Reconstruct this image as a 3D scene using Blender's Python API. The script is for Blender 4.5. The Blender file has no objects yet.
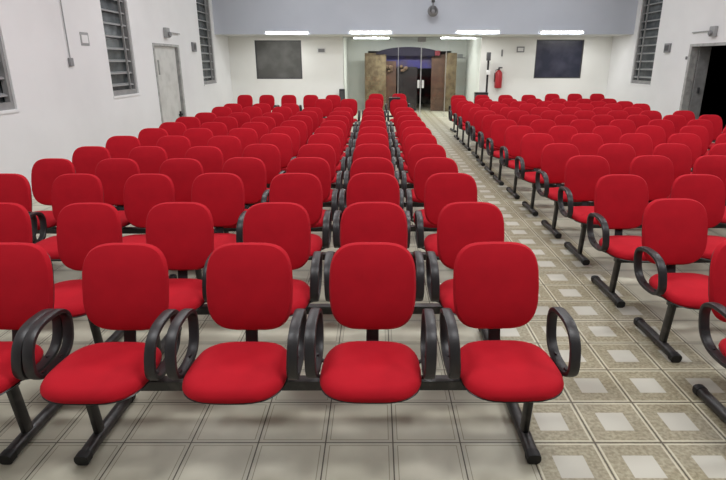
import bpy, bmesh, math, random
from math import sin, cos, pi, radians, atan, sqrt
from mathutils import Vector, Matrix
random.seed(4)
SC = bpy.context.scene
C = SC.collection

# ------------------------------------------------------------------ camera
F = 540.0
HOR = 62.4
PITCH = atan((240 - HOR) / F)
VPX = 377.0
H = 1.703
cp, sp = cos(PITCH), sin(PITCH)
cam = bpy.data.cameras.new('camera')
cam.sensor_width = 36.0
cam.lens = 36.0 * F / 726.0
cam.shift_x = -(VPX - 363.0) / 726.0
cam.clip_start = 0.05
co = bpy.data.objects.new('camera', cam)
co.location = (0, 0, H)
co.rotation_euler = (pi / 2 - PITCH, 0, 0)
C.objects.link(co)
SC.camera = co


def ray(px, py):
    u, v = (px - VPX) / F, (py - 240) / F
    return Vector((u, cp - v * sp, -sp - v * cp))


def on_z(px, py, z):
    r = ray(px, py)
    t = (z - H) / r.z
    return Vector((0, 0, H)) + r * t


def on_y(px, py, y):
    r = ray(px, py)
    return Vector((0, 0, H)) + r * (y / r.y)


def on_x(px, py, x):
    r = ray(px, py)
    return Vector((0, 0, H)) + r * (x / r.x)


# --------------------------------------------------------------- materials
def mat(name, col, rough=0.6, metal=0.0, spec=0.5, noise=None, bump=0.0, bscale=200, emit=None, coat=0):
    m = bpy.data.materials.new(name)
    m.use_nodes = True
    nt = m.node_tree
    b = nt.nodes['Principled BSDF']
    b.inputs['Base Color'].default_value = (*col, 1)
    b.inputs['Roughness'].default_value = rough
    b.inputs['Metallic'].default_value = metal
    b.inputs['Specular IOR Level'].default_value = spec
    if coat:
        b.inputs['Coat Weight'].default_value = coat
    tc = nt.nodes.new('ShaderNodeTexCoord')
    if noise:
        sc, c2, lo, hi = noise
        n = nt.nodes.new('ShaderNodeTexNoise')
        n.inputs['Scale'].default_value = sc
        n.inputs['Detail'].default_value = 5
        nt.links.new(tc.outputs['Object'], n.inputs['Vector'])
        r = nt.nodes.new('ShaderNodeValToRGB')
        r.color_ramp.elements[0].position = lo
        r.color_ramp.elements[0].color = (*col, 1)
        r.color_ramp.elements[1].position = hi
        r.color_ramp.elements[1].color = (*c2, 1)
        nt.links.new(n.outputs['Fac'], r.inputs['Fac'])
        nt.links.new(r.outputs['Color'], b.inputs['Base Color'])
    if bump:
        n2 = nt.nodes.new('ShaderNodeTexNoise')
        n2.inputs['Scale'].default_value = bscale
        nt.links.new(tc.outputs['Object'], n2.inputs['Vector'])
        bp = nt.nodes.new('ShaderNodeBump')
        bp.inputs['Strength'].default_value = bump
        bp.inputs['Distance'].default_value = 0.002
        nt.links.new(n2.outputs['Fac'], bp.inputs['Height'])
        nt.links.new(bp.outputs['Normal'], b.inputs['Normal'])
    if emit:
        b.inputs['Emission Color'].default_value = (*emit[0], 1)
        b.inputs['Emission Strength'].default_value = emit[1]
    return m


M = {}
M['fabric'] = mat('red_fabric', (0.49, 0.006, 0.017), 0.85, spec=0.2, noise=(9, (0.43, 0.005, 0.015), 0.35, 0.7), bump=0.25, bscale=500)
M['fabric'].node_tree.nodes['Principled BSDF'].inputs['Sheen Weight'].default_value = 0.12
M['fabric'].node_tree.nodes['Principled BSDF'].inputs['Sheen Tint'].default_value = (1, 0.2, 0.25, 1)
M['black'] = mat('black_plastic', (0.016, 0.015, 0.018), 0.38)
M['arm'] = mat('armrest_plastic', (0.022, 0.020, 0.022), 0.42, bump=0.2, bscale=120)
M['steel'] = mat('black_painted_steel', (0.020, 0.018, 0.018), 0.4, noise=(14, (0.07, 0.063, 0.06), 0.5, 0.75))
M['cap'] = mat('foot_cap_plastic', (0.010, 0.010, 0.011), 0.6)
M['wall'] = mat('white_wall_paint', (0.83, 0.83, 0.84), 0.75, noise=(0.7, (0.75, 0.75, 0.76), 0.4, 0.75))
M['wall_back'] = mat('back_wall_paint', (0.85, 0.85, 0.825), 0.75, noise=(0.8, (0.78, 0.78, 0.755), 0.4, 0.75))
M['lintel'] = mat('blue_grey_paint', (0.55, 0.58, 0.65), 0.7, noise=(0.6, (0.50, 0.53, 0.60), 0.4, 0.7))
M['ceil'] = mat('ceiling_paint', (0.7, 0.7, 0.7), 0.8)
M['vest'] = mat('vestibule_paint', (0.72, 0.73, 0.70), 0.8)
M['frame'] = mat('grey_metal_frame', (0.30, 0.30, 0.30), 0.5, noise=(6, (0.22, 0.22, 0.22), 0.4, 0.7))
M['slat'] = mat('louvre_edge', (0.33, 0.335, 0.34), 0.5)
M['dglass'] = mat('dark_night_glass', (0.06, 0.07, 0.075), 0.25, noise=(3, (0.16, 0.175, 0.18), 0.4, 0.75))
M['bglass1'] = mat('grey_window_glass', (0.10, 0.10, 0.095), 0.25, noise=(2.5, (0.15, 0.15, 0.145), 0.4, 0.7))
M['bglass2'] = mat('dark_blue_window_glass', (0.030, 0.033, 0.055), 0.25, noise=(2.5, (0.06, 0.06, 0.09), 0.4, 0.7))
M['door'] = mat('white_worn_door_paint', (0.62, 0.62, 0.60), 0.5, noise=(5, (0.48, 0.48, 0.46), 0.45, 0.8))
M['doorframe'] = mat('grey_door_frame', (0.42, 0.42, 0.41), 0.5, noise=(9, (0.27, 0.27, 0.27), 0.45, 0.7))
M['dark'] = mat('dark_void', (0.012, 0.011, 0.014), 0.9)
M['tube'] = mat('lit_tube', (1, 1, 1), 0.5, emit=((0.95, 0.98, 1.0), 14))
M['white'] = mat('white_plastic', (0.75, 0.75, 0.74), 0.4)
M['greybox'] = mat('grey_plastic', (0.22, 0.22, 0.23), 0.5)
M['dgrey'] = mat('dark_grey_metal', (0.06, 0.06, 0.065), 0.4)
M['alu'] = mat('aluminium', (0.62, 0.62, 0.62), 0.3, metal=0.7)
M['red'] = mat('extinguisher_red', (0.38, 0.012, 0.02), 0.35)
M['stone'] = mat('brown_stone_panel', (0.10, 0.065, 0.035), 0.8, noise=(6, (0.20, 0.15, 0.085), 0.38, 0.66))
M['wood'] = mat('brown_wood', (0.07, 0.032, 0.02), 0.6, noise=(4, (0.12, 0.06, 0.035), 0.4, 0.7))
M['blue'] = mat('blue_panel', (0.02, 0.015, 0.12), 0.6, noise=(3, (0.04, 0.025, 0.05), 0.4, 0.65))
M['darkarch'] = mat('dark_arch', (0.012, 0.009, 0.022), 0.9)
M['tan'] = mat('tan_ornament', (0.13, 0.08, 0.05), 0.9)
M['darkwood'] = mat('very_dark_wood', (0.008, 0.004, 0.005), 0.8)
M['redorn'] = mat('faded_red_ornament', (0.16, 0.02, 0.03), 0.8)
M['orange'] = mat('tan_fabric', (0.45, 0.2, 0.08), 0.8)
M['skin'] = mat('skin', (0.35, 0.18, 0.12), 0.6)
M['redcloth'] = mat('dark_red_cloth', (0.16, 0.012, 0.02), 0.8)

# clear glass for the partition
g = bpy.data.materials.new('clear_partition_glass')
g.use_nodes = True
nt = g.node_tree
nt.nodes.remove(nt.nodes['Principled BSDF'])
tr = nt.nodes.new('ShaderNodeBsdfTransparent')
tr.inputs['Color'].default_value = (0.94, 0.96, 0.95, 1)
gl = nt.nodes.new('ShaderNodeBsdfGlossy')
gl.inputs['Roughness'].default_value = 0.05
mx = nt.nodes.new('ShaderNodeMixShader')
mx.inputs[0].default_value = 0.035
nt.links.new(tr.outputs[0], mx.inputs[1])
nt.links.new(gl.outputs[0], mx.inputs[2])
nt.links.new(mx.outputs[0], nt.nodes['Material Output'].inputs[0])
M['glass'] = g

# floor tiles: plain pale ones, and a patterned strip along the aisle
TILE = 0.317
GX = 0.075     # one grout line in X
GY = 2.120     # one grout line in Y


def floor_mat():
    m = bpy.data.materials.new('ceramic_floor_tiles')
    m.use_nodes = True
    nt = m.node_tree
    L = nt.links.new
    b = nt.nodes['Principled BSDF']
    geo = nt.nodes.new('ShaderNodeNewGeometry')
    sep = nt.nodes.new('ShaderNodeSeparateXYZ')
    L(geo.outputs['Position'], sep.inputs[0])

    def mth(op, a, c=None, clamp=False):
        n = nt.nodes.new('ShaderNodeMath')
        n.operation = op
        n.use_clamp = clamp
        for i, val in enumerate((a, c)):
            if val is None:
                continue
            if isinstance(val, (int, float)):
                n.inputs[i].default_value = val
            else:
                L(val, n.inputs[i])
        return n.outputs[0]

    def mix(fac, a, c):
        n = nt.nodes.new('ShaderNodeMix')
        n.data_type = 'RGBA'
        for sock, val in ((n.inputs['Factor'], fac), (n.inputs['A'], a), (n.inputs['B'], c)):
            if isinstance(val, tuple):
                sock.default_value = (*val, 1)
            elif isinstance(val, (int, float)):
                sock.default_value = val
            else:
                L(val, sock)
        return n.outputs['Result']

    def cell(out, off):
        return mth('DIVIDE', mth('SUBTRACT', out, off - 200 * TILE), TILE)
    cx, cy = cell(sep.outputs['X'], GX), cell(sep.outputs['Y'], GY)
    fx, fy = mth('FRACT', cx), mth('FRACT', cy)
    # distance from centre 0..0.5
    ax = mth('ABSOLUTE', mth('SUBTRACT', fx, 0.5))
    ay = mth('ABSOLUTE', mth('SUBTRACT', fy, 0.5))
    mxd = mth('MAXIMUM', ax, ay)

    def band(val, lo, hi, soft=0.006):
        a = mth('MULTIPLY', mth('SUBTRACT', val, lo), 1 / soft, True)
        c = mth('MULTIPLY', mth('SUBTRACT', hi, val), 1 / soft, True)
        return mth('MULTIPLY', a, c)
    comb = nt.nodes.new('ShaderNodeCombineXYZ')
    L(mth('FLOOR', cx), comb.inputs[0])
    L(mth('FLOOR', cy), comb.inputs[1])
    wn = nt.nodes.new('ShaderNodeTexWhiteNoise')
    L(comb.outputs[0], wn.inputs['Vector'])
    n1 = nt.nodes.new('ShaderNodeTexNoise')
    n1.inputs['Scale'].default_value = 3.0
    n1.inputs['Detail'].default_value = 4
    L(geo.outputs['Position'], n1.inputs['Vector'])
    n2 = nt.nodes.new('ShaderNodeTexNoise')
    n2.inputs['Scale'].default_value = 55.0
    n2.inputs['Detail'].default_value = 3
    L(geo.outputs['Position'], n2.inputs['Vector'])
    cl = mth('MULTIPLY', mth('SUBTRACT', n1.outputs['Fac'], 0.38), 3.2, True)
    base = mix(cl, (0.50, 0.475, 0.375), (0.63, 0.60, 0.485))
    base = mix(mth('MULTIPLY', wn.outputs['Value'], 0.18), base, (0.52, 0.49, 0.39))
    plain = mix(mth('MULTIPLY', band(mxd, 0.425, 0.443), 0.85), base, (0.20, 0.18, 0.12))
    plain = mix(mth('MULTIPLY', band(mxd, 0.443, 0.49), 0.5), plain, (0.47, 0.45, 0.36))
    # patterned
    mot = mth('MULTIPLY', mth('SUBTRACT', n2.outputs['Fac'], 0.36), 3.6, True)
    field = mix(mot, (0.26, 0.225, 0.145), (0.41, 0.37, 0.26))
    pat = mix(band(mxd, 0.445, 0.480), field, (0.60, 0.565, 0.43))
    pat = mix(band(mxd, -1.0, 0.225), pat, (0.55, 0.53, 0.455))
    # which strip
    ins = band(sep.outputs['X'], GX + 2 * TILE, GX + 6 * TILE, 0.002)
    col = mix(ins, plain, pat)
    col = mix(band(mxd, 0.488, 2.0, 0.004), col, (0.085, 0.07, 0.05))
    # scuffs
    n3 = nt.nodes.new('ShaderNodeTexNoise')
    n3.inputs['Scale'].default_value = 1.7
    n3.inputs['Detail'].default_value = 6
    L(geo.outputs['Position'], n3.inputs['Vector'])
    sc = mth('MULTIPLY', mth('SUBTRACT', n3.outputs['Fac'], 0.56), 3.0, True)
    col = mix(mth('MULTIPLY', sc, 0.3), col, (0.26, 0.24, 0.22))
    L(col, b.inputs['Base Color'])
    b.inputs['Roughness'].default_value = 0.42
    b.inputs['Specular IOR Level'].default_value = 0.35
    bp = nt.nodes.new('ShaderNodeBump')
    bp.inputs['Strength'].default_value = 0.3
    bp.inputs['Distance'].default_value = 0.002
    L(mth('SUBTRACT', 1.0, band(mxd, 0.488, 2.0, 0.004)), bp.inputs['Height'])
    L(bp.outputs['Normal'], b.inputs['Normal'])
    return m


M['floor'] = floor_mat()


# ----------------------------------------------------------------- helpers
def bx(bm, x0, x1, y0, y1, z0, z1, bev=0.0):
    ret = bmesh.ops.create_cube(bm, size=1.0)
    vs = ret['verts']
    for v in vs:
        v.co = Vector(((x0 + x1) / 2 + v.co.x * (x1 - x0), (y0 + y1) / 2 + v.co.y * (y1 - y0), (z0 + z1) / 2 + v.co.z * (z1 - z0)))
    if bev:
        es = list({e for v in vs for e in v.link_edges})
        bmesh.ops.bevel(bm, geom=es, offset=bev, segments=2, affect='EDGES', profile=0.7)


def sweep(bm, pts, prof, closed=False, up=None, cap=True):
    """pts: path, prof: list of (a,b) offsets; frame from tangent and given side vector"""
    n = len(pts)
    rings = []
    for i, p in enumerate(pts):
        p = Vector(p)
        a = Vector(pts[(i - 1) % n]) if (closed or i > 0) else p
        c = Vector(pts[(i + 1) % n]) if (closed or i < n - 1) else p
        t = (c - a).normalized()
        s = Vector(up) if up else (Vector((0, 0, 1)) if abs(t.z) < 0.9 else Vector((1, 0, 0)))
        s = (s - t * s.dot(t)).normalized()
        o = t.cross(s)
        rings.append([bm.verts.new(p + s * q[0] + o * q[1]) for q in prof])
    m = len(prof)
    for i in range(n if closed else n - 1):
        r0, r1 = rings[i], rings[(i + 1) % n]
        for j in range(m):
            bm.faces.new((r0[j], r0[(j + 1) % m], r1[(j + 1) % m], r1[j]))
    if not closed and cap:
        bm.faces.new(rings[0][::-1])
        bm.faces.new(rings[-1])


def ell(a, b, n=12, e=2.0):
    out = []
    for i in range(n):
        t = 2 * pi * i / n
        cx_, sy_ = cos(t), sin(t)
        out.append((a * math.copysign(abs(cx_) ** (2 / e), cx_), b * math.copysign(abs(sy_) ** (2 / e), sy_)))
    return out


def lathe(bm, prof, center=(0, 0, 0), n=20, axis='z'):
    rings = []
    for r, z in prof:
        ring = []
        for i in range(n):
            t = 2 * pi * i / n
            p = Vector((r * cos(t), r * sin(t), z))
            if axis == 'y':
                p = Vector((p.x, p.z, p.y))
            if axis == 'x':
                p = Vector((p.z, p.x, p.y))
            ring.append(bm.verts.new(p + Vector(center)))
        rings.append(ring)
    for a, b in zip(rings, rings[1:]):
        for j in range(n):
            bm.faces.new((a[j], a[(j + 1) % n], b[(j + 1) % n], b[j]))
    bm.faces.new(rings[0][::-1])
    bm.faces.new(rings[-1])


def mesh(name, bm, m, smooth=True):
    bmesh.ops.recalc_face_normals(bm, faces=bm.faces)
    me = bpy.data.meshes.new(name)
    bm.to_mesh(me)
    bm.free()
    me.materials.append(m)
    if smooth:
        for p in me.polygons:
            p.use_smooth = True
        try:
            me.set_sharp_from_angle(angle=radians(38))
        except Exception:
            pass
    return me


def obj(name, bm, m, parent=None, loc=None, smooth=True):
    me = bm if isinstance(bm, bpy.types.Mesh) else mesh(name, bm, m, smooth)
    o = bpy.data.objects.new(name, me)
    C.objects.link(o)
    if parent is not None:
        o.parent = parent
    if loc:
        o.location = loc
    return o


def tag(o, label, cat, group=None):
    o['label'] = label
    o['category'] = cat
    if group:
        o['group'] = group
    return o


def empty(name, loc, label, cat, group=None, rz=0):
    o = bpy.data.objects.new(name, None)
    o.empty_display_size = 0.2
    C.objects.link(o)
    o.location = loc
    o.rotation_euler = (0, 0, rz)
    return tag(o, label, cat, group)


def struct(name, bm, m, parent=None, smooth=False):
    o = obj(name, bm, m, parent, smooth=smooth)
    if parent is None:
        o['kind'] = 'structure'
    return o


def B(*args, bev=0.0):
    bm = bmesh.new()
    bx(bm, *args, bev=bev)
    return bm


# ------------------------------------------------------------ the building
XL, XR = -4.66, 7.37
YF, YL, YB, YV = -4.5, 16.57, 18.0, 21.0
ZC = 4.8
ZL = 2.47
T = 0.2

struct('floor', B(XL - T, XR + T, YF - T, YV + 3.2, -0.15, 0), M['floor'])
struct('ceiling', B(XL - T, XR + T, YF - T, YL, ZC, ZC + T), M['ceil'])


def wall_x(name, x0, x1, y0, y1, z1, holes, m):
    """wall slab with rectangular holes (y0,y1,z0,z1)"""
    bm = bmesh.new()
    ys = y0
    for (a, b, c, d) in sorted(holes):
        bx(bm, x0, x1, ys, a, 0, z1)
        if c > 0:
            bx(bm, x0, x1, a, b, 0, c)
        bx(bm, x0, x1, a, b, d, z1)
        ys = b
    bx(bm, x0, x1, ys, y1, 0, z1)
    return struct(name, bm, m)


ZW0, ZW1 = 1.13, 3.85
WL = [(6.05, 7.18), (9.88, 10.94), (15.14, 16.35)]
WR = [(15.14, 16.35)]
DR = (11.90, 13.46)
DRR = (11.0, 13.46)
DZ = 2.09
wall_x('wall_left', XL - T, XL, YF - T, YB + T, ZC + T,
       [(a, b, ZW0, ZW1) for a, b in WL] + [(DR[0], DR[1], 0, DZ)], M['wall'])
wall_x('wall_right', XR, XR + T, YF - T, YB + T, ZC + T,
       [(a, b, ZW0, ZW1) for a, b in WR] + [(DRR[0], DRR[1], 0, DZ)], M['wall'])
struct('wall_front', B(XL - T, XR + T, YF - T, YF, 0, ZC + T), M['frame'])
# upper wall (front of the mezzanine) and the low ceiling behind it
struct('wall_upper', B(XL, XR, YL, YL + 0.15, ZL, ZC + T), M['lintel'])
struct('ceiling_low', B(XL, XR, YL + 0.15, YB + T, ZL, ZL + 0.15), M['ceil'])

# back wall with two windows and the glass entrance opening
GX0, GX1 = -1.08, 3.28
wb = [(-3.84, -2.38, 1.20, 2.36), (5.00, 6.50, 1.22, 2.38)]
bm = bmesh.new()
bx(bm, XL, wb[0][0], YB, YB + T, 0, ZL)
bx(bm, wb[0][0], wb[0][1], YB, YB + T, 0, wb[0][2])
bx(bm, wb[0][0], wb[0][1], YB, YB + T, wb[0][3], ZL)
bx(bm, wb[0][1], GX0, YB, YB + T, 0, ZL)
bx(bm, GX1, wb[1][0], YB, YB + T, 0, ZL)
bx(bm, wb[1][0], wb[1][1], YB, YB + T, 0, wb[1][2])
bx(bm, wb[1][0], wb[1][1], YB, YB + T, wb[1][3], ZL)
bx(bm, wb[1][1], XR, YB, YB + T, 0, ZL)
struct('wall_back', bm, M['wall_back'])
# vestibule beyond the glass
bm = bmesh.new()
bx(bm, GX0 - 0.1, GX0, YB + T, YV, 0, 2.62)
struct('wall_vestibule_left', bm, M['vest'])
struct('wall_vestibule_right', B(GX1, GX1 + 0.1, YB + T, YV, 0, 2.62), M['vest'])
PX0, PX1 = on_y(365, 85, 20.3).x, on_y(455.5, 85, 20.3).x
bm = bmesh.new()
bx(bm, GX0 - 0.1, PX0 + 0.1, YV, YV + T, 0, 2.62)
bx(bm, PX1 - 0.1, GX1 + 0.1, YV, YV + T, 0, 2.62)
bx(bm, PX0 + 0.1, PX1 - 0.1, YV, YV + T, 2.1, 2.62)
struct('wall_vestibule_back', bm, M['vest'])
struct('ceiling_vestibule', B(GX0 - 0.1, GX1 + 0.1, YB + T, YV + T, 2.62, 2.7), M['ceil'])
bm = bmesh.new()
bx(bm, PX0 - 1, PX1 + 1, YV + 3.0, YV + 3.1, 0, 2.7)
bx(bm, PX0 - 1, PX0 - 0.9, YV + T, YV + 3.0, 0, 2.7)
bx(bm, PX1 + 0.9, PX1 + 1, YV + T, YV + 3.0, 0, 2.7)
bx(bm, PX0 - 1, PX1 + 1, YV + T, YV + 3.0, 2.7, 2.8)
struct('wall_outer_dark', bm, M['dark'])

# windows on the side walls: louvred steel frames
wn = 0


def louvre_window(side, y0, y1, z0, z1):
    global wn
    wn += 1
    sx = 1 if side == 'L' else -1
    X = XL if side == 'L' else XR
    root = bpy.data.objects.new('window_%d' % wn, None)
    root['kind'] = 'structure'
    C.objects.link(root)

    def b2(bm, d0, d1, *r, bev=0):
        a, c = X - sx * d0, X - sx * d1
        bx(bm, min(a, c), max(a, c), *r, bev=bev)
    fr = bmesh.new()
    w = 0.06
    b2(fr, 0.03, 0.10, y0, y0 + w, z0, z1)
    b2(fr, 0.03, 0.10, y1 - w, y1, z0, z1)
    b2(fr, 0.03, 0.10, y0 + w, y1 - w, z0, z0 + 0.09)
    b2(fr, 0.03, 0.10, y0 + w, y1 - w, z1 - w, z1)
    ym = y0 + (y1 - y0) * (0.74 if side == 'L' else 0.70)
    b2(fr, 0.02, 0.05, ym - 0.015, ym + 0.015, z0 + .09, z1 - w)
    obj('window_frame', fr, M['frame'], root, smooth=False)
    gl_ = bmesh.new()
    b2(gl_, 0.13, 0.14, y0 + .02, y1 - .02, z0 + .02, z1 - .02)
    obj('glass_pane', gl_, M['dglass'], root, smooth=False)
    sl = bmesh.new()
    n = 12
    for i in range(n):
        z = z0 + 0.16 + (z1 - z0 - 0.2) * i / n
        # each louvre is a tilted strip
        a, c = X - sx * 0.05, X - sx * 0.12
        vs = []
        for xx, zz in ((a, z), (a, z + .022), (c, z + .045), (c, z + .028)):
            vs.append([(xx, y0 + w, zz), (xx, y1 - w, zz)])
        vv = [[sl.verts.new(p) for p in q] for q in vs]
        for k in range(4):
            sl.faces.new((vv[k][0], vv[k][1], vv[(k + 1) % 4][1], vv[(k + 1) % 4][0]))
        sl.faces.new([q[0] for q in vv])
        sl.faces.new([q[1] for q in vv][::-1])
    obj('louvre_slats', sl, M['slat'], root, smooth=False)
    bb = bmesh.new()
    b2(bb, -0.015, 0.03, y0 - .02, y1 + .02, z0 - .035, z0 - 0.002)
    obj('window_sill', bb, M['wall'], root, smooth=False)


for a, b in WL:
    louvre_window('L', a, b, ZW0, ZW1)
for a, b in WR:
    louvre_window('R', a, b, ZW0, ZW1)

# windows on the back wall
for (x0, x1, z0, z1), gm in zip(wb, (M['bglass1'], M['bglass2'])):
    wn += 1
    root = bpy.data.objects.new('window_%d' % wn, None)
    root['kind'] = 'structure'
    C.objects.link(root)
    fr = bmesh.new()
    w = 0.035
    for r in ((x0, x0 + w, z0, z1), (x1 - w, x1, z0, z1), (x0 + w, x1 - w, z0, z0 + w), (x0 + w, x1 - w, z1 - w, z1)):
        bx(fr, r[0], r[1], YB + .03, YB + .08, r[2], r[3])
    obj('window_frame', fr, M['dgrey'], root, smooth=False)
    obj('glass_pane', B(x0 + .01, x1 - .01, YB + .055, YB + .065, z0 + .01, z1 - .01), gm, root, smooth=False)

# doors
# left: worn white door, one narrow and one wide leaf
root = bpy.data.objects.new('door_1', None)
root['kind'] = 'structure'
C.objects.link(root)
fr = bmesh.new()
y0, y1 = DR
bx(fr, XL - .14, XL + .012, y0, y0 + .06, 0, DZ)
bx(fr, XL - .14, XL + .012, y1 - .10, y1, 0, DZ)
bx(fr, XL - .14, XL + .012, y0 + .06, y1 - .10, DZ - .05, DZ)
obj('door_frame', fr, M['doorframe'], root, smooth=False)
ys = on_x(159, 70, XL).y
lf = B(XL - .08, XL - .045, y0 + .062, ys - .006, 0.01, DZ - .052)
obj('door_leaf', lf, M['door'], root, smooth=False)
lf = bmesh.new()
bx(lf, XL - .08, XL - .04, ys + .006, y1 - .16, 0.01, DZ - .052)
bx(lf, XL - .04, XL - .034, ys + .006, y1 - .16, 1.20, 1.215)
wide = obj('door_leaf', lf, M['door'], root, smooth=False)
hd = bmesh.new()
bx(hd, XL - .04, XL - .01, ys + .07, ys + .10, 1.45, 1.75, bev=.005)
obj('door_handle', hd, M['doorframe'], wide)
hd = bmesh.new()
bx(hd, XL - .04, XL + .0, y1 - .36, y1 - .18, .50, .54, bev=.005)
bx(hd, XL - .04, XL - .005, y1 - .30, y1 - .26, .42, .60, bev=.005)
obj('door_bolt', hd, M['dark'], wide)
obj('door_gap', B(XL - .13, XL - .12, y1 - .17, y1 - .09, 0, DZ - .05), M['dark'], root, smooth=False)

# right: open door, dark outside
y0, y1 = DRR
root = bpy.data.objects.new('door_2', None)
root['kind'] = 'structure'
C.objects.link(root)
fr = bmesh.new()
bx(fr, XR - .015, XR + .15, y1 - .07, y1 + .02, 0, DZ + .02)
bx(fr, XR - .015, XR + .15, y0 - .02, y0 + .07, 0, DZ + .02)
bx(fr, XR - .015, XR + .15, y0 + .07, y1 - .07, DZ - .04, DZ + .02)
obj('door_frame', fr, M['doorframe'], root, smooth=False)
lf = bmesh.new()
bx(lf, XR + .16, XR + .42, y1 - .12, y1 - .08, 0.01, DZ - .05)
leaf = obj('door_leaf', lf, M['frame'], root, smooth=False)
hd = bmesh.new()
bx(hd, XR + .25, XR + .29, y1 - .17, y1 - .12, 1.0, 1.14, bev=.01)
obj('door_handle', hd, M['dgrey'], leaf)
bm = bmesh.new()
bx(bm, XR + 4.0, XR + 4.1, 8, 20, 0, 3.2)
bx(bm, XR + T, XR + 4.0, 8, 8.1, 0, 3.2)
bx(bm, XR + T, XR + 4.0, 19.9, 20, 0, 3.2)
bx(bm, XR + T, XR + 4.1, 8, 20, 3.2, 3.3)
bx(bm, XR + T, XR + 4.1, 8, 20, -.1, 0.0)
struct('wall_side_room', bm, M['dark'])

# glass partition of the entrance
seams = [on_y(x, 85, YB + .1).x for x in (398, 420.5, 445)]
xs = [GX0] + seams + [GX1]
names = ['left fixed pane', 'left door leaf', 'right door leaf', 'right fixed pane']
YG = YB + 0.08
root = empty('glass_entrance', ((GX0 + GX1) / 2, YG, 0), 'frameless clear glass entrance doors and side panes at the back of the hall', 'glass door')
ox = (GX0 + GX1) / 2
for i in range(4):
    bm = bmesh.new()
    bx(bm, xs[i] - ox + .006, xs[i + 1] - ox - .006, -.005, .005, .01, ZL - .022)
    p = obj('glass_pane', bm, M['glass'], root, smooth=False)
    if i in (1, 2):
        hb = bmesh.new()
        hx = (seams[1] - ox) + (-.07 if i == 1 else .07)
        bx(hb, hx - .035, hx + .035, -.035, .035, .92, 1.16, bev=.01)
        obj('door_handle', hb, M['white'], p)
for x in seams + [GX0 + .015]:
    bm = bmesh.new()
    bx(bm, x - ox - (.016 if abs(x - seams[1]) < .01 else .01), x - ox + (.016 if abs(x - seams[1]) < .01 else .01), -.012, .012, .0, ZL - .022)
    obj('edge_profile', bm, M['alu'], root, smooth=False)
obj('top_rail', B(GX0 - ox, GX1 - ox, -.012, .012, ZL - .022, ZL - .002), M['slat'], root, smooth=False)
bm = bmesh.new()
bx(bm, seams[1] - ox - .13, seams[1] - ox + .13, -.09, -.03, ZL - .16, ZL - .02, bev=.01)
obj('door_closer', bm, M['frame'], root)

# brown portal beyond the glass
YP = 20.3
PZ = on_y(410, 53, YP).z
AZ = on_y(410, 47, YP).z
root = empty('arched_portal', ((PX0 + PX1) / 2, YP, 0), 'brown stone-look portal with a low dark arch seen through the glass doors', 'portal')
ox = (PX0 + PX1) / 2
a0, a1 = on_y(386, 85, YP).x, on_y(444, 85, YP).x
arc0, arc1 = on_y(376, 53, YP).x, on_y(440, 53, YP).x
obj('side_panel', B(PX0 - ox, a0 - ox, -.1, .1, 0, PZ, bev=.01), M['stone'], root)
obj('side_panel', B(a1 - ox, PX1 - ox, -.1, .1, 0, PZ, bev=.01), M['stone'], root)
bm = bmesh.new()
n = 20
top = []
for i in range(n + 1):
    t = i / n
    x = arc0 + (arc1 - arc0) * t
    top.append((x - ox, PZ + (AZ - PZ) * sin(pi * t) ** .6))
z0 = PZ - .10
for yy in (-.14, .06):
    pass
f1 = [bm.verts.new((x, -.14, z)) for x, z in top]
g1 = [bm.verts.new((x, -.14, z0 if a0 - ox < x < a1 - ox else PZ - .05)) for x, z in top]
f2 = [bm.verts.new((x, .06, z)) for x, z in top]
g2 = [bm.verts.new((x, .06, z0 if a0 - ox < x < a1 - ox else PZ - .05)) for x, z in top]
for i in range(n):
    bm.faces.new((f1[i], f1[i + 1], g1[i + 1], g1[i]))
    bm.faces.new((f2[i], f2[i + 1], g2[i + 1], g2[i]))
    bm.faces.new((f1[i], f1[i + 1], f2[i + 1], f2[i]))
    bm.faces.new((g1[i], g1[i + 1], g2[i + 1], g2[i]))
obj('arch', bm, M['darkarch'], root)
bm = bmesh.new()
bx(bm, a0 - ox, a1 - ox, .07, .09, 1.50, PZ - .08)
obj('blue_header', bm, M['blue'], root, smooth=False)
# dark inner leaf and the brown open leaf
l0, l1 = on_y(431, 85, YP).x, on_y(444, 85, YP).x
bm = bmesh.new()
bx(bm, l0 - ox, l1 - ox, -.02, .02, .02, PZ - .05)
for k in range(3):
    zz = .2 + .6 * k
    bx(bm, l0 - ox + .06, l1 - ox - .06, -.03, -.02, zz, zz + .45)
obj('door_leaf', bm, M['wood'], root, smooth=False)
bm = bmesh.new()
bx(bm, on_y(385, 85, YP).x - ox, on_y(396, 85, YP).x - ox, .02, .06, .02, 1.75)
obj('door_leaf', bm, M['wood'], root, smooth=False)

for px, dz in ((390, 0), (404, .02)):
    p = on_y(px, 69, YP)
    bm = bmesh.new()
    rnd = random.Random(px)
    for k in range(9):
        r_ = rnd.uniform(.035, .07)
        mt = Matrix.Translation((p.x - ox + rnd.uniform(-.13, .13), -.04 + rnd.uniform(-.03, .03), p.z + dz + rnd.uniform(-.09, .09)))
        bmesh.ops.create_icosphere(bm, subdivisions=2, radius=r_, matrix=mt)
    obj('tan_ornament', bm, M['tan'], root)
bm = bmesh.new()
bx(bm, on_y(397, 85, YP).x - ox, on_y(417, 85, YP).x - ox, .0, .06, .02, 1.55)
obj('dark_door_leaf', bm, M['darkwood'], root, smooth=False)
p = on_y(437, 53, YP)
obj('red_ornament', B(p.x - ox - .09, p.x - ox + .09, -.2, -.14, p.z - .09, p.z + .08, bev=.03), M['redorn'], root)

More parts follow.
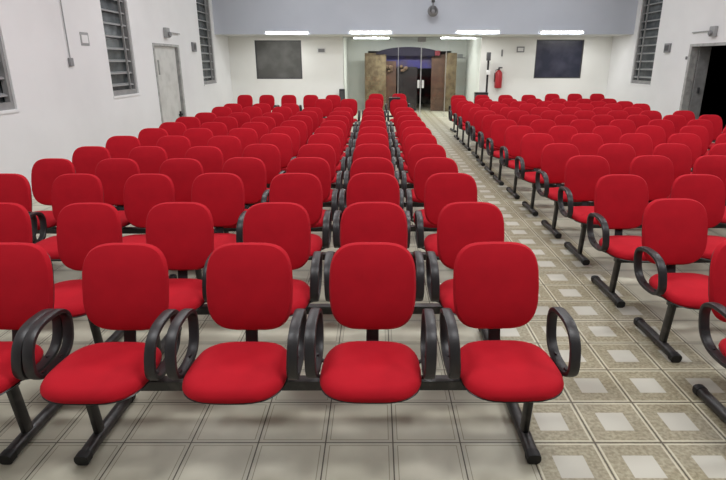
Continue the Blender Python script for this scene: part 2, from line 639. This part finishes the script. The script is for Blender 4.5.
# ----------------------------------------------------------- wall fittings
tl = [((265, 309), 33.0, 'leftmost'), ((349, 392), 32.3, ''), ((456, 500), 32.0, ''), ((540, 584), 32.3, 'rightmost')]
tlab = ['lit white fluorescent tube under the upper wall, above the left dark window',
        'lit white fluorescent tube under the upper wall, left above the glass entrance',
        'lit white fluorescent tube under the upper wall, above the fire extinguisher',
        'lit white fluorescent tube under the upper wall, above the right dark window']


def tube_lamp(x0, x1, y, z, lab, grp, em=M['tube']):
    xm = (x0 + x1) / 2
    t = empty('fluorescent_lamp', (xm, y, z), lab, 'tube light', grp)
    hw = (x1 - x0) / 2
    bm = bmesh.new()
    bx(bm, -hw, hw, -.025, .058, .028, .060, bev=.004)
    bx(bm, -hw, -hw + .03, -.02, .02, -.025, .03)
    bx(bm, hw - .03, hw, -.02, .02, -.025, .03)
    obj('lamp_housing', bm, M['white'], t)
    bm = bmesh.new()
    lathe(bm, [(.022, -hw + .03), (.022, hw - .03)], n=12, axis='x')
    obj('lamp_tube', bm, em, t)


for (xx, py, _), lab in zip(tl, tlab):
    a, b = on_y(xx[0], py, YL - .06), on_y(xx[1], py, YL - .06)
    tube_lamp(a.x, b.x, YL - .06, a.z, lab, 'fluorescent tubes along the upper wall')
for (x0, x1), lab in (((353, 389), 'lit fluorescent tube in the vestibule ceiling, left of the glass doors'), ((441, 476), 'lit fluorescent tube in the vestibule ceiling, right of the glass doors')):
    a, b = on_y(x0, 38, 19.2), on_y(x1, 38, 19.2)
    tube_lamp(a.x, b.x, 19.2, a.z, lab, 'fluorescent tubes in the vestibule')


def wall_box(name, px, py, side, w, h, d, lab, cat, m, face=None, y=YB):
    if side == 'back':
        p = on_y(px, py, y)
        t = empty(name, (p.x, y, p.z), lab, cat)
        obj('panel', B(-w / 2, w / 2, -d, 0, -h / 2, h / 2, bev=.004), m, t)
        if face:
            obj('face', B(-w * .36, w * .36, -d - .004, -d, -h * .3, h * .3), face, t)
    else:
        X = XL if side == 'L' else XR
        p = on_x(px, py, X)
        s = 1 if side == 'L' else -1
        t = empty(name, (X, p.y, p.z), lab, cat)
        obj('panel', B(min(0, s * d), max(0, s * d), -w / 2, w / 2, -h / 2, h / 2, bev=.004), m, t)
        if face:
            obj('face', B(min(s * d, s * (d + .004)), max(s * d, s * (d + .004)), -w * .36, w * .36, -h * .3, h * .3), face, t)
    return t


wall_box('wall_sign', 321.5, 50.5, 'back', .28, .17, .02, 'small grey framed sign on the back wall between the left window and glass', 'sign', M['white'], M['greybox'])
t = wall_box('wall_sign', 520.5, 49.5, 'back', .24, .17, .02, 'small grey framed sign on the back wall right of the extinguisher', 'sign', M['greybox'], M['white'])
wall_box('wall_sign', 502, 53, 'back', .05, .20, .02, 'narrow grey plate on the back wall above the fire extinguisher', 'switch plate', M['greybox'])
wall_box('alarm_box', 193, 47, 'L', .26, .22, .05, 'small grey alarm box on the left wall between door and far window', 'alarm', M['greybox'], M['dgrey'])
wall_box('alarm_box', 668.5, 48, 'R', .26, .22, .05, 'small grey alarm box on the right wall between window and open door', 'alarm', M['greybox'], M['dgrey'])
wall_box('paper_notice', 84.5, 39, 'L', .26, .20, .006, 'faded paper notice on the left wall before the second window', 'notice', M['slat'], M['wall'])
wall_box('wall_hook', 687, 58, 'R', .05, .07, .03, 'tiny grey fixture on the right wall beside the open door', 'fixture', M['greybox'])
# sign on vestibule back wall
p = on_y(460, 57.5, YV)
t = empty('wall_sign', (p.x, YV, p.z), 'small grey sign on the vestibule wall right of the brown portal', 'sign')
obj('panel', B(-.20, .20, -.02, 0, -.03, .0), M['greybox'], t)
obj('face', B(-.10, .10, -.015, 0, .0, .12), M['slat'], t)

# conduit on the left wall
bm = bmesh.new()
p = on_x(69.5, 60, XL)
sweep(bm, [(XL + .015, p.y, p.z), (XL + .015, p.y, ZC)], ell(.008, .008, 8))
t = empty('cable_conduit', (0, 0, 0), 'thin white conduit running down the left wall to a small socket', 'conduit')
obj('pipe', bm, M['slat'], t)
obj('socket_box', B(XL, XL + .035, p.y - .05, p.y + .05, p.z - .09, p.z + .03, bev=.005), M['greybox'], t)

# emergency lamps over the side doors
for side, px, py, lab in (('L', 165, 33.5, 'small emergency lamp with thin bar above the closed white left door'), ('R', 715, 32, 'small emergency lamp with thin bar above the open right door')):
    X = XL if side == 'L' else XR
    s = 1 if side == 'L' else -1
    p = on_x(px, py, X)
    t = empty('emergency_lamp', (X, p.y, p.z), lab, 'lamp')
    bm = bmesh.new()
    bx(bm, min(0, s * .08), max(0, s * .08), -.10, .10, -.09, .12, bev=.02)
    obj('lamp_body', bm, M['slat'], t)
    bm = bmesh.new()
    lathe(bm, [(.05, 0), (.06, .03), (.045, .05)], center=(0, 0, 0), n=16, axis='x')
    for v in bm.verts:
        v.co = Vector((s * (.08 + v.co.x), v.co.y, v.co.z - .02))
    obj('lamp_lens', bm, M['greybox'], t)
    bm = bmesh.new()
    sweep(bm, [(s * .03, .10, .03), (s * .03, .85, .03)], ell(.012, .012, 8))
    obj('side_bar', bm, M['slat'], t)

# round fixture hanging in front of the upper wall
p = on_y(433, 11, YL - .25)
t = empty('hanging_spotlight', (p.x, YL - .25, p.z), 'round dark grey spotlight hanging on a rod before the blue-grey upper wall', 'spotlight')
bm = bmesh.new()
lathe(bm, [(.04, .08), (.08, .06), (.13, .0), (.15, -.03), (.14, -.06)], n=24, axis='y')
for v in bm.verts:
    v.co.y = -v.co.y
obj('lamp_head', bm, M['greybox'], t)
bm = bmesh.new()
lathe(bm, [(.10, .065), (.06, .075), (.01, .08)], center=(0, 0, .03), n=20, axis='y')
for v in bm.verts:
    v.co.y = -abs(v.co.y) - .0
obj('lens', bm, M['dgrey'], t)
bm = bmesh.new()
sweep(bm, [(0, .02, .10), (0, .02, ZC - p.z)], ell(.02, .02, 8))
obj('rod', bm, M['greybox'], t)
obj('joint', B(-.045, .045, -.03, .07, .22, .34, bev=.01), M['dgrey'], t)

# fire extinguisher
p0, p1 = on_y(497, 88, YB), on_y(497, 70, YB)
t = empty('fire_extinguisher', (p0.x, YB - .12, p0.z), 'red fire extinguisher hanging on the white back wall right of the glass', 'extinguisher')
h = p1.z - p0.z
bm = bmesh.new()
lathe(bm, [(.09, 0), (.115, .02), (.115, h * .8), (.09, h * .9), (.04, h)], n=24)
obj('cylinder', bm, M['red'], t)
bm = bmesh.new()
lathe(bm, [(.03, h), (.03, h + .05), (.02, h + .06)], n=14)
bx(bm, -.02, .10, -.015, .015, h + .05, h + .09)
obj('valve', bm, M['dgrey'], t)
bm = bmesh.new()
sweep(bm, [(-.03, 0, h + .02), (-.10, -.02, h), (-.135, -.03, h * .8), (-.135, -.03, h * .35)], ell(.012, .012, 8))
obj('hose', bm, M['dark'], t)
obj('wall_bracket', B(-.05, .05, .09, .12, h * .5, h * .7), M['greybox'], t)

# black stand left of the extinguisher: pole, tablet and tray
q = on_y(486.5, 92, 17.6)
t = empty('floor_stand', (q.x, 17.6, 0), 'tall thin black stand with a dark box, left of the fire extinguisher', 'stand')
bm = bmesh.new()
zt = on_y(486.5, 53, 17.6).z
sweep(bm, [(0, 0, .02), (0, 0, zt)], ell(.032, .032, 12))
obj('pole', bm, M['black'], t)
obj('top_bracket', B(-.06, .06, -.05, .05, zt - .22, zt + .02, bev=.01), M['dgrey'], t)
zz = on_y(486.5, 72, 17.6).z
obj('white_clamp', B(-.05, .07, -.06, -.03, zz - .08, zz + .06, bev=.005), M['white'], t)
bm = bmesh.new()
lathe(bm, [(.20, 0), (.20, .02), (.04, .04)], n=20)
obj('base', bm, M['black'], t)
# dark box beside it
qa, qb = on_y(473.5, 92, 17.5), on_y(487, 92, 17.5)
t = empty('equipment_case', ((qa.x + qb.x) / 2, 17.35, 0), 'dark grey upright case behind the last right-hand seats near the glass', 'case')
w = (qb.x - qa.x) / 2 - .02
obj('body', B(-w, w, -.15, .12, 0.0, qa.z - .05, bev=.01), M['dgrey'], t)
obj('lid', B(-w, w, -.16, .13, qa.z - .05, qa.z, bev=.008), M['black'], t)
# dark upright speaker at left edge of the glass
qa = on_y(342.5, 89, 17.8)
t = empty('floor_loudspeaker', (qa.x, 17.80, 0), 'narrow black loudspeaker against the wall at the left edge of the glass', 'loudspeaker')
obj('cabinet', B(-.10, .07, -.10, .12, 0, qa.z, bev=.01), M['black'], t)
obj('speaker_grille', B(-.08, .05, -.11, -.10, .1, qa.z - .05), M['dgrey'], t)

# ------------------------------------------------------------------ chairs
PIT = 0.58


def cushion(w_fn, zl, thick, n=44, e=3.4, dome=0.012, rim=0.018):
    """pillow slab in XZ, thickness in Y toward -Y; w_fn(t) gives half width factor along t in -1..1"""
    bm = bmesh.new()
    out = []
    for i in range(n):
        t = 2 * pi * i / n
        cx_, sz_ = cos(t), sin(t)
        x = math.copysign(abs(cx_) ** (2 / e), cx_)
        z = math.copysign(abs(sz_) ** (2 / e), sz_)
        out.append((x, z))
    # (inset, y)
    prof = [(0.030, 0.0), (0.006, -0.002), (0.0, -thick * .30), (0.003, -thick * .55), (rim * .55, -thick * .84), (rim * 1.5, -thick * .97), (rim * 3.4, -thick - dome * .5), (0.12, -thick - dome), (0.17, -thick - dome * 1.1)]
    rings = []
    hh = zl / 2
    for ins, y in prof:
        ring = []
        for x, z in out:
            hz = (hh - ins) * z
            hw = (w_fn(z) - ins) * x
            ring.append(bm.verts.new((hw, y, hz)))
        rings.append(ring)
    for a, b in zip(rings, rings[1:]):
        for j in range(n):
            bm.faces.new((a[j], a[(j + 1) % n], b[(j + 1) % n], b[j]))
    bm.faces.new(rings[0])
    bm.faces.new(rings[-1][::-1])
    return bm


BACK_L = 0.415
lean = math.atan2(0.11, 0.40)


def back_w(z):       # z -1 bottom .. 1 top
    return 0.2045 - 0.010 * max(0, z) ** 2 - 0.014 * max(0, -z) ** 2


def seat_w(z):       # z +1 = front
    return 0.216 + 0.007 * z


def place_back(bm, yoff=0.0):
    for v in bm.verts:
        v.co.y += yoff - 0.35 * v.co.x ** 2     # wings forward
        v.co.y += 0.10 * (v.co.z - .05) ** 2
    R = Matrix.Rotation(-lean, 4, 'X')
    bmesh.ops.transform(bm, matrix=Matrix.Translation((0, -0.055, 0.70)) @ R, verts=bm.verts)


def place_seat(bm, zoff=0.0):
    # XZ slab with -Y thickness -> lie down: z -> -y (front), -y -> +z
    for v in bm.verts:
        x, y, z = v.co
        front = max(0, z / .22) ** 3
        v.co = Vector((x, -z, -y + zoff - 0.014 * front))
    bmesh.ops.transform(bm, matrix=Matrix.Translation((0, -0.365, 0.424)), verts=bm.verts)


bm = cushion(back_w, BACK_L, 0.042, dome=.010, e=3.8)
place_back(bm)
ME_BACK = mesh('backrest_cushion', bm, M['fabric'])
bm = cushion(seat_w, 0.425, 0.054, dome=.010, e=3.2, rim=.027)
place_seat(bm)
ME_SEAT = mesh('seat_cushion', bm, M['fabric'])

# frame: back shell, seat pan, spine
bm = bmesh.new()
b1 = cushion(lambda z: back_w(z) - .010, BACK_L - .022, -0.018, dome=-.004, rim=.012, e=3.8)
place_back(b1, 0.004)
tmp = bpy.data.meshes.new('t1')
b1.to_mesh(tmp)
bm.from_mesh(tmp)
b1.free()
b1 = cushion(lambda z: seat_w(z) - .001, 0.420, -0.012, dome=-.002, rim=.012, e=3.2)
place_seat(b1, .004)
tmp = bpy.data.meshes.new('t2')
b1.to_mesh(tmp)
bm.from_mesh(tmp)
b1.free()
# spine: flat bar from beneath seat, curving up behind backrest
path = [(0, -.36, .390), (0, -.22, .390), (0, -.165, .396), (0, -.135, .415), (0, -.118, .45), (0, -.098, .52), (0, -.06, .62)]
sweep(bm, path, ell(.030, .008, 10, 4), up=(1, 0, 0))
# bracket to the beam
bx(bm, -.09, .09, -.46, -.22, .400, .412)
bx(bm, -.07, .07, -.335, -.270, .355, .401)
ME_FRAME = mesh('chair_frame', bm, M['black'])


def arm_mesh(s):
    bm = bmesh.new()
    # oval ring in YZ
    pts = []
    n = 36
    cy, cz = -.318, .546
    a, b = .146, .110
    for i in range(n):
        t = 2 * pi * i / n
        yy = math.copysign(abs(cos(t)) ** (2 / 2.7), cos(t)) * a
        zz = math.copysign(abs(sin(t)) ** (2 / 2.7), sin(t)) * b
        
        yy += -.026 * zz / b * -1
        pts.append((s * (.250 + .004 * (zz / b)), cy + yy, cz + zz))
    sweep(bm, pts, ell(.024, .0115, 10, 3.5), closed=True, up=(1, 0, 0))
    # two small brackets from the ring to the seat pan
    for yy in (-.40, -.27):
        sweep(bm, [(s * .245, yy, .458), (s * .235, yy, .43), (s * .19, yy, .412), (s * .12, yy, .408)], ell(.012, .006, 8, 3), up=(0, 1, 0))
    return mesh('armrest', bm, M['arm'])


ME_ARM = {1: arm_mesh(1), -1: arm_mesh(-1)}

# leg: slanted upright + floor tube
bm = bmesh.new()
sweep(bm, [(0, -.305, .33), (0, -.275, .10), (0, -.268, .045)], ell(.030, .019, 12, 2.6), up=(0, 1, 0))
sweep(bm, [(0, -.42, .030), (0, -.30, .034), (0, .03, .030)], ell(.029, .025, 12, 2.6), up=(1, 0, 0))
ME_LEG = mesh('leg', bm, M['steel'])


def cap_mesh(y0, y1):
    bm = bmesh.new()
    d = 1 if y1 > y0 else -1
    sweep(bm, [(0, y0, .029), (0, y1 - d * .012, .029), (0, y1, .027)], ell(.032, .0285, 12, 2.8), up=(1, 0, 0))
    return mesh('foot_cap', bm, M['cap'])


ME_CAP = [cap_mesh(-.405, -.445), cap_mesh(.02, .055)]


def beam_mesh(xa, xb):
    bm = bmesh.new()
    bx(bm, xa, xb, -.33, -.275, .308, .355, bev=.006)
    return mesh('beam', bm, M['steel'])


ORD = ['first', 'second', 'third', 'fourth', 'fifth', 'sixth', 'seventh', 'eighth', 'ninth', 'tenth', 'eleventh', 'twelfth', 'thirteenth', 'fourteenth', 'fifteenth', 'sixteenth']
ZT = 0.902
NCH = 0


def lk(name, me, parent, loc=None):
    o = bpy.data.objects.new(name, me)
    C.objects.link(o)
    o.parent = parent
    if loc:
        o.location = loc
    return o


def bench(pa, pb, n, label, group, legs, raise_z=0.0):
    """pa, pb: pixel (x,y) of the back tops of first and last chair, read off the survey"""
    global NCH
    A, Bp = on_z(pa[0], pa[1], ZT), on_z(pb[0], pb[1], ZT)
    d = Bp - A
    mid = (A + Bp) / 2
    rz = math.atan2(d.y, d.x)
    rz = max(-.09, min(.09, rz))
    pitch = d.length / (n - 1) if n > 1 else PIT
    pitch = max(.545, min(.62, pitch))
    root = empty('beam_seating', (mid.x, mid.y, 0), label, 'seating bench', group, rz)
    L = pitch * (n - 1)
    lk('beam', beam_mesh(-L / 2 - legs[0] - .025, L / 2 + max(legs[1], .05) + .025), root)
    offs = [-L / 2 + i * pitch for i in range(n)]
    for i, x in enumerate(offs):
        NCH += 1
        tw = random.uniform(-.025, .025)
        ch = lk('chair', ME_FRAME, root, (x, random.uniform(-.006, .006), 0))
        ch.rotation_euler = (0, 0, tw)
        ch.scale.x = max(.95, min(1.0, pitch / PIT))
        lk('seat', ME_SEAT, ch)
        bk = lk('backrest', ME_BACK, ch)
        lk('armrest', ME_ARM[1], ch)
        lk('armrest', ME_ARM[-1], ch)
    for x in (offs[0] - legs[0], offs[-1] + legs[1]):
        lg = lk('leg', ME_LEG, root, (x, 0, 0))
        lk('foot_cap', ME_CAP[0], lg)
        lk('foot_cap', ME_CAP[1], lg)
    return root


def s_of(y):          # pixels per pitch for a back top at height y
    return (y - HOR) / 1.458


MID = [241.3, 201.3, 172.5, 157, 143.6, 133.4, 126.5, 120.3, 115.3, 110.9, 107.2, 103.9, 101.2, 98.8, 96.8, 94.6]
LEFT = [242, 202.6, 173.2, 158.2, 146, 135.6, 128, 122, 116.6, 112.4, 106.6, 103.4, 101.2, 99, 97, 95]
RIGHT = [238, 198, 174, 155.2, 143.2, 133.2, 125.6, 119.4, 114.7, 110.5, 107, 103.5, 101, 98.5, 96.5, 93.6]
# measured x positions (first, last)
MIDX = {1: (128, 495), 2: (180.5, 470), 3: (219, 450.5), 4: (245, 436), 5: (262, 427), 6: (276, 420.5)}
LEFTX = {1: (-214, 11), 2: (-91, 91), 3: (10, 148), 4: (55, 182), 5: (93, 205), 6: (124, 225), 7: (154, 243), 8: (173, 255), 9: (188, 263), 10: (206, 273), 11: (222, 282), 12: (233, 290)}
RX = {1: 751, 2: 673, 3: 620, 4: 586.5, 5: 559.5, 6: 537, 7: 519, 8: 503.5, 9: 494, 10: 485}

CNT = {'m': 0, 'l': 0, 'r': 0, 'w': 0}
SKIP = {'m': (12, 13, 15), 'l': (13, 14, 15), 'r': (15,)}


def nth(k):
    CNT[k] += 1
    return 'frontmost row' if CNT[k] == 1 and k != 'w' else ORD[CNT[k] - 1] + ' row from the front'


for r in range(1, 17):
    ym, yl, yr = MID[r - 1], LEFT[r - 1], RIGHT[r - 1]
    sm, s_l, sr = s_of(ym), s_of(yl), s_of(yr)
    nm = None
    if r < 16:
        if r not in SKIP['m']:
            if r in MIDX:
                a, b = MIDX[r]
            else:
                k = -.06 - .005 * r
                a, b = VPX + (-2 + k) * sm, VPX + (1 + k) * sm
            bench((a, ym + (.5 if r < 3 else 0)), (b, ym), 4, 'red four-seat bench just left of the tiled aisle, %s' % nth('m'), 'four-seat benches left of the aisle', (.14, .14))
        if r not in SKIP['l']:
            a, b = LEFTX[r]
            bench((a, yl), (b, yl if r > 2 else yl - .5), 3, 'red three-seat bench along the left wall side, %s' % nth('l'), 'three-seat benches on the left wall side', (.14, .05))
        if r not in SKIP['r']:
            a = RX.get(r, VPX + 3.34 * sr)
            b = a + 3 * sr * 1.003
            nm = nth('r')
            bench((a, yr), (b, yr), 4, 'red four-seat bench just right of the tiled aisle, %s' % nm, 'four-seat benches right of the aisle', (.06, .14))
            if r >= 6:
                a2 = a + 4 * sr
                n2 = 2 if r == 11 else 3
                bench((a2, yr), (a2 + (n2 - 1) * sr, yr), n2, 'red %s-seat bench on the right wall side, %s of the hall' % ('two' if n2 == 2 else 'three', nm), 'benches on the right wall side', (.14, .14))
    else:
        bench((245, 94.8), (289, 94.8), 3, 'red three-seat bench in the last row, nearest the left wall', 'benches in the last row', (.14, .14))
        bench((311, 94.8), (333, 94.8), 2, 'red two-seat bench in the last row, below the small sign on the back wall', 'benches in the last row', (.14, .14))
        bench((376, 93.8), (398.5, 93.5), 2, 'red two-seat bench in the last row, in front of the brown portal', 'benches in the last row', (.14, .14))
        bench((456, 95.8), (529, 94.0), 4, 'red four-seat bench in the last row, right of the glass doors', 'benches in the last row', (.14, .14))
        bench((552, 93.6), (597, 93.6), 3, 'red three-seat bench in the last row, under the right dark window', 'benches in the last row', (.14, .14))
print('chairs', NCH)

# black bag hung over a rear backrest
q = on_z(394.5, 98.8, .90)
bm = bmesh.new()
for (y0, y1, z0, z1) in ((-.075, -.055, .70, .925), (.03, .05, .76, .925)):
    bx(bm, -.13, .13, y0, y1, z0, z1, bev=.008)
bx(bm, -.13, .13, -.075, .05, .915, .935, bev=.008)
t = empty('hanging_bag', (q.x, q.y - .0, 0), 'small black bag draped over a rear red backrest before the glass doors', 'bag')
obj('bag_body', bm, M['black'], t)
bm = bmesh.new()
sweep(bm, [(-.07, 0, .93), (-.05, 0, .965), (.05, 0, .965), (.07, 0, .93)], ell(.006, .006, 8))
obj('bag_strap', bm, M['black'], t)

# ------------------------------------------------------------------ lights
def area(name, loc, size, sy, energy, col=(1, 1, 1), rot=(0, 0, 0)):
    l = bpy.data.lights.new(name, 'AREA')
    l.shape = 'RECTANGLE'
    l.size = size
    l.size_y = sy
    l.energy = energy
    l.color = col
    o = bpy.data.objects.new(name, l)
    o.location = loc
    o.rotation_euler = rot
    C.objects.link(o)
    return o


for yy, e in ((1.6, 80), (6.0, 73), (10.4, 63), (14.2, 46)):
    for xx in (-2.0, 1.35, 4.7):
        area('ceiling_light', (xx, yy, ZC - .12), 1.3, .5, e, (0.97, 0.985, 1.0))
for x in (-2.8, 0.0, 3.0, 6.0):
    area('back_light', (x, YL + .55, ZL - .03), 1.2, .15, 17, (1, 1, .97))
area('vestibule_light', (1.1, 19.2, 2.5), 2.6, .2, 100, (1, 1, .97))

w = bpy.data.worlds.new('world')
w.use_nodes = True
w.node_tree.nodes['Background'].inputs[0].default_value = (0.02, 0.022, 0.03, 1)
w.node_tree.nodes['Background'].inputs[1].default_value = 0.3
SC.world = w
SC.view_settings.view_transform = 'Standard'
SC.view_settings.look = 'None'
SC.view_settings.exposure = 0.0
SC.cycles.use_denoising = True
SC.cycles.max_bounces = 6
SC.cycles.diffuse_bounces = 4
SC.cycles.transparent_max_bounces = 8
